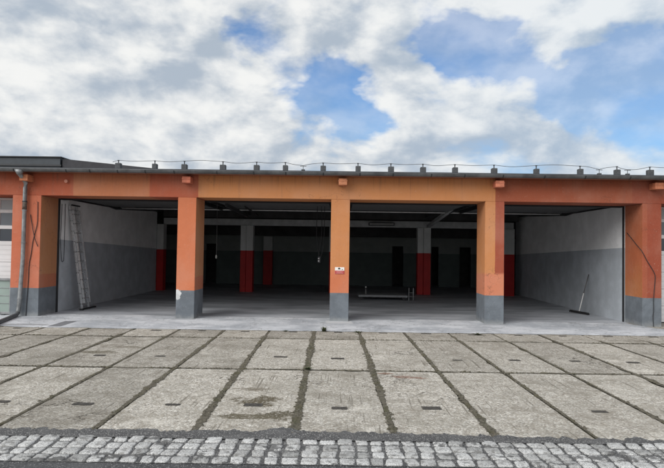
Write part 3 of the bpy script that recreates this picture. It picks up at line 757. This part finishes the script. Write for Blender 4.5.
# broom
br = empty('broom', (7.24, 17.55, 0), 'wide black push broom standing against the white right side wall', 'broom')
k = MB(); k.obox((7.14, 17.98, .065), (7.33, 17.12, .065), .05, .03); k.build('broom_head', m_black, br, bevel=.006)
k = MB()
for q in range(60):
    s = q/59; x, y = 7.135+.20*s, 18.0-.90*s
    for e in (-.02, 0, .02): k.obox((x+e, y, .06), (x+e+random.uniform(-.008, .008), y+random.uniform(-.008, .008), .011), .008, .008, side=(0, 1, 0))
k.build('bristles', m_black, br)
k = MB(); k.tube([(7.24, 17.55, .08), (7.40, 17.62, .62)], .0135, 10); k.build('handle_sleeve', simple('pale_handle', (.72, .72, .70), .4), br, smooth=True)
k = MB(); k.tube([(7.40, 17.62, .62), (7.585, 17.70, 1.19)], .0135, 10); k.build('handle', simple('dark_handle', (.10, .10, .10), .5), br, smooth=True)
# cables
def curve(pts, n=8):
    P = [Vector(p) for p in pts]; P = [P[0]]+P+[P[-1]]; out = []
    for i in range(1, len(P)-2):
        for q in range(n):
            s = q/n; a, b, c, d = P[i-1:i+3]
            out.append(.5*((2*b)+(c-a)*s+(2*a-5*b+4*c-d)*s*s+(3*b-a-3*c+d)*s**3))
    return out+[P[-2]]
yf = D-.016
tag(MB().tube(curve([(7.612, 15.42, 2.40), (7.60, 15.2, 2.28), (7.60, 14.9, 2.08), (7.61, yf+.0, 1.90), (7.74, yf, 1.66), (7.87, yf, 1.45), (7.935, yf, 1.30), (7.93, yf, 1.10), (7.90, yf, .72), (7.90, yf, .42), (7.885, yf, .25), (7.90, yf, .01)]), .0085, 8)
    .build('cable', m_black, smooth=True), 'loose black cable hanging down the brick red pillar', 'cable')
tag(MB().tube(curve([(-7.835, yf, 2.95), (-7.83, yf, 2.6), (-7.84, yf, 2.35), (-7.93, yf, 1.95), (-7.97, yf, 1.6), (-8.01, yf, 1.35), (-8.02, yf, 1.0), (-8.035, yf, .6), (-8.05, yf, .3), (-8.06, yf, .01)]), .0085, 8)
    .build('cable', m_black, smooth=True), 'long thin dark cable running down the wide salmon pillar to the ground', 'cable')
tag(MB().tube(curve([(-8.01, yf-.012, 2.62), (-7.97, yf-.012, 2.4), (-7.88, yf-.035, 2.05), (-7.81, yf-.012, 1.83), (-7.80, yf-.012, 1.80)]), .009, 8)
    .build('cable', m_black, smooth=True), 'short dark cable end crossing the long cable beside the downpipe', 'cable')
tag(MB().tube(curve([(-7.75, 15.75, 2.98), (-7.748, 15.72, 2.0), (-7.74, 15.78, 1.45), (-7.74, 15.88, 1.40), (-7.74, 15.92, 1.6), (-7.745, 15.93, 3.0)]), .007, 6)
    .build('door_cord', m_black, smooth=True), 'thin dark loop of cord hanging at the front edge of the left side wall', 'cord')
# sign on the middle pillar
sg = empty('sign', (-.03, D-.006, 1.30), 'small white and red notice plate on the middle pillar', 'sign')
k = MB(); k.box(-.150, .090, D-.010, D-.001, 1.215, 1.385); k.build('plate', simple('sign_white', (.78, .76, .72), .4, var=.04), sg)
k = MB(); k.box(-.149, .089, D-.0125, D-.0101, 1.216, 1.300); k.build('red_panel', simple('sign_red', (.42, .05, .05), .4, var=.15, sc=30), sg)
k = MB(); k.obox((-.07, D-.012, 1.345), (-.01, D-.012, 1.345), .003, .026, side=(0, 0, 1)); k.tube([(-.045, D-.0125, 1.362), (-.045, D-.0105, 1.362)], .016, 12)
k.obox((.02, D-.012, 1.328), (.055, D-.012, 1.328), .003, .014); k.build('emblem', m_black, sg)
k = MB()
for z, a, b in ((1.280, -.12, .06), (1.258, -.10, .04), (1.236, -.125, .065)):
    x = a
    while x < b: w = random.uniform(.012, .03); k.box(x, min(b, x+w), D-.0142, D-.0126, z-.005, z+.005); x += w+.007
k.build('lettering', simple('sign_lettering', (.62, .32, .30), .5), sg)
# metal framed panel at the left door
mp = empty('framed_panel', (-8.9, 15.0, 0), 'grey metal framed glazed panel leaning in front of the left closed door', 'panel')
k = MB()
k.box(-10.2, -8.53, 14.78, 14.84, .90, .96); k.box(-10.2, -8.53, 14.78, 14.84, .03, .09); k.box(-8.59, -8.53, 14.78, 14.84, .09, .90); k.box(-9.42, -9.36, 14.78, 14.84, .09, .90); k.box(-10.2, -10.14, 14.78, 14.84, .09, .90)
for z in (.3, .5, .7): k.box(-10.14, -8.59, 14.805, 14.815, z, z+.012)
k.build('frame', m_zinc, mp, bevel=.004)
k = MB(); k.box(-10.14, -8.59, 14.818, 14.826, .09, .90); k.build('pane', glassy('greenish_pane', (.22, .27, .25)), mp)
for x in (-10.0, -8.7):
    k = MB(); k.box(x-.04, x+.04, 14.70, 14.92, .0, .03); k.build('foot', m_dark, mp)
# platform trolley
tr = empty('platform_trolley', (1.6, 21.6, 0), 'low grey platform trolley standing on the floor of the third bay', 'trolley')
k = MB(); k.box(.66, 2.45, 21.0, 22.15, .12, .20); k.build('deck', simple('trolley_deck_steel', (.20, .21, .22), .6), tr, bevel=.01)
for x in (.78, 2.33):
    for y in (21.12, 22.03):
        k = MB(); k.tube([(x, y-.02, .064), (x, y+.02, .064)], .055, 16); k.build('wheel', m_black, tr, smooth=False)
for x in (2.50, 2.66):
    k = MB(); k.tube([(x, 21.05, .02), (x, 21.05, .47)], .018, 8); k.build('post', m_pipe, tr)
k = MB(); k.tube([(2.44, 21.05, .16), (2.70, 21.05, .16)], .016, 8); k.tube([(2.50, 21.05, .30), (2.66, 21.05, .30)], .012, 8); k.build('crossbar', m_pipe, tr)
k = MB(); k.tube([(.94, 21.4, .20), (.94, 21.4, .36), (.94, 21.4, .39), (.94, 21.4, .44)], [.035, .035, .014, .014], 12)
bt = k.build('bottle', simple('bottle_dark', (.10, .10, .10), .4), smooth=False); tag(bt, 'small dark bottle with a pale cap standing on the platform trolley', 'bottle')
k = MB().tube([(.94, 21.4, .441), (.94, 21.4, .48)], .022, 10); k.build('cap', simple('bottle_cap', (.8, .8, .78), .4), bt)
# pull cord and hanging controller
pc = empty('pull_cord', (-3.95+.45, 16.6, 3.15), 'thin pull cord with a pale end hanging at the left of the second bay', 'cord')
k = MB().tube(curve([(-3.62, 16.6, 3.15), (-3.615, 16.6, 2.4), (-3.62, 16.6, 1.62)]), .006, 6); k.build('cord', simple('cord_grey', (.07, .07, .07), .8), pc)
k = MB().tube([(-3.62, 16.6, 1.63), (-3.62, 16.6, 1.60), (-3.62, 16.6, 1.54), (-3.62, 16.6, 1.52)], [.01, .025, .025, .008], 10); k.build('cord_knob', simple('cord_knob', (.22, .22, .21), .4), pc, smooth=True)
hc = empty('hanging_controller', (-.66, 17.5, 3.15), 'dark hand controller hanging on looped cables at the right of the second bay', 'controller')
k = MB().tube(curve([(-.62, 17.5, 3.15), (-.60, 17.5, 2.6), (-.62, 17.5, 2.1), (-.68, 17.5, 1.72), (-.66, 17.5, 1.55), (-.58, 17.5, 1.75), (-.53, 17.5, 2.2), (-.52, 17.5, 2.8), (-.52, 17.5, 3.15)]), .010, 6); k.build('cable', m_black, hc)
k = MB().tube(curve([(-.74, 17.5, 3.15), (-.76, 17.5, 2.3), (-.72, 17.5, 1.9), (-.66, 17.5, 1.66)]), .010, 6); k.build('cable', m_black, hc)
k = MB(); k.box(-.71, -.62, 17.46, 17.54, 1.42, 1.62); k.build('handset', m_dark, hc, bevel=.01)
k = MB(); k.box(-.70, -.66, 17.452, 17.4595, 1.46, 1.50); k.box(-.70, -.66, 17.452, 17.4595, 1.54, 1.57); k.build('buttons', simple('button_grey', (.5, .5, .5), .4), hc)

# weeds in the joints
def weed(x, y, r, h, nb, label, g='weeds growing from the slab joints'):
    k = MB()
    for q in range(nb):
        th = random.random()*6.28; l = r*random.uniform(.4, 1); hh = h*random.uniform(.4, 1); c, s = math.cos(th), math.sin(th)
        bx, by = x+random.uniform(-.3, .3)*r, y+random.uniform(-.3, .3)*r*.5; w = .006+.004*random.random()
        p = [Vector((bx, by, .003)), Vector((bx+c*l*.5, by+s*l*.5, hh*.8)), Vector((bx+c*l, by+s*l, hh))]
        u = Vector((-s, c, 0))*w
        k.poly([p[0]-u, p[0]+u, p[1]+u*.9, p[1]-u*.9]); k.poly([p[1]-u*.9, p[1]+u*.9, p[2]])
    o = k.build('weed', m_weed); tag(o, label, 'weed', g)
m_weed = simple('dry_weed_leaf', (.065, .075, .035), .8, var=.4, sc=30)
weed(-.36, 12.85, .11, .11, 70, 'dark weed clump at the edge of the apron near the middle pillar')
weed(.40, 12.80, .14, .03, 40, 'flat dark weed on the apron edge right of the middle pillar')
weed(3.05, 12.75, .17, .04, 50, 'spreading low weed on the apron edge below the amber and red pillar')
weed(-1.2, 12.75, .08, .03, 30, 'tiny weed on the apron edge in front of the second bay')
weed(-.48, 8.75, .10, .05, 60, 'green weed where the joints cross near the middle of the yard')
# moss tufts in the joints
k = MB()
for q in range(5200):
    i = random.choice([0]*6+[1]*4+[-1]*4+[2]*3+[-2, 3, -3, 4, -4]); b = random.uniform(-2.95, 3.0)
    if random.random() < .25: a, b = random.uniform(-10, 10), random.choice((0, SL))+random.gauss(0, .018)
    else: a = i+random.gauss(0, .022)
    if nz(a, b, 1.6, 21) < -.05: continue
    x, y, z = G(a, b); th = random.random()*6.28; h = random.uniform(.006, .022); w = .003
    c, s = math.cos(th)*w, math.sin(th)*w; lx, ly = random.gauss(0, .01), random.gauss(0, .01)
    k.poly([(x-c, y-s, .005), (x+c, y+s, .005), (x+lx, y+ly, .006+h)])
tag(k.build('grass_tufts', m_weed), 'short grass blades sprouting in the slab joints', 'grass', kind='stuff')
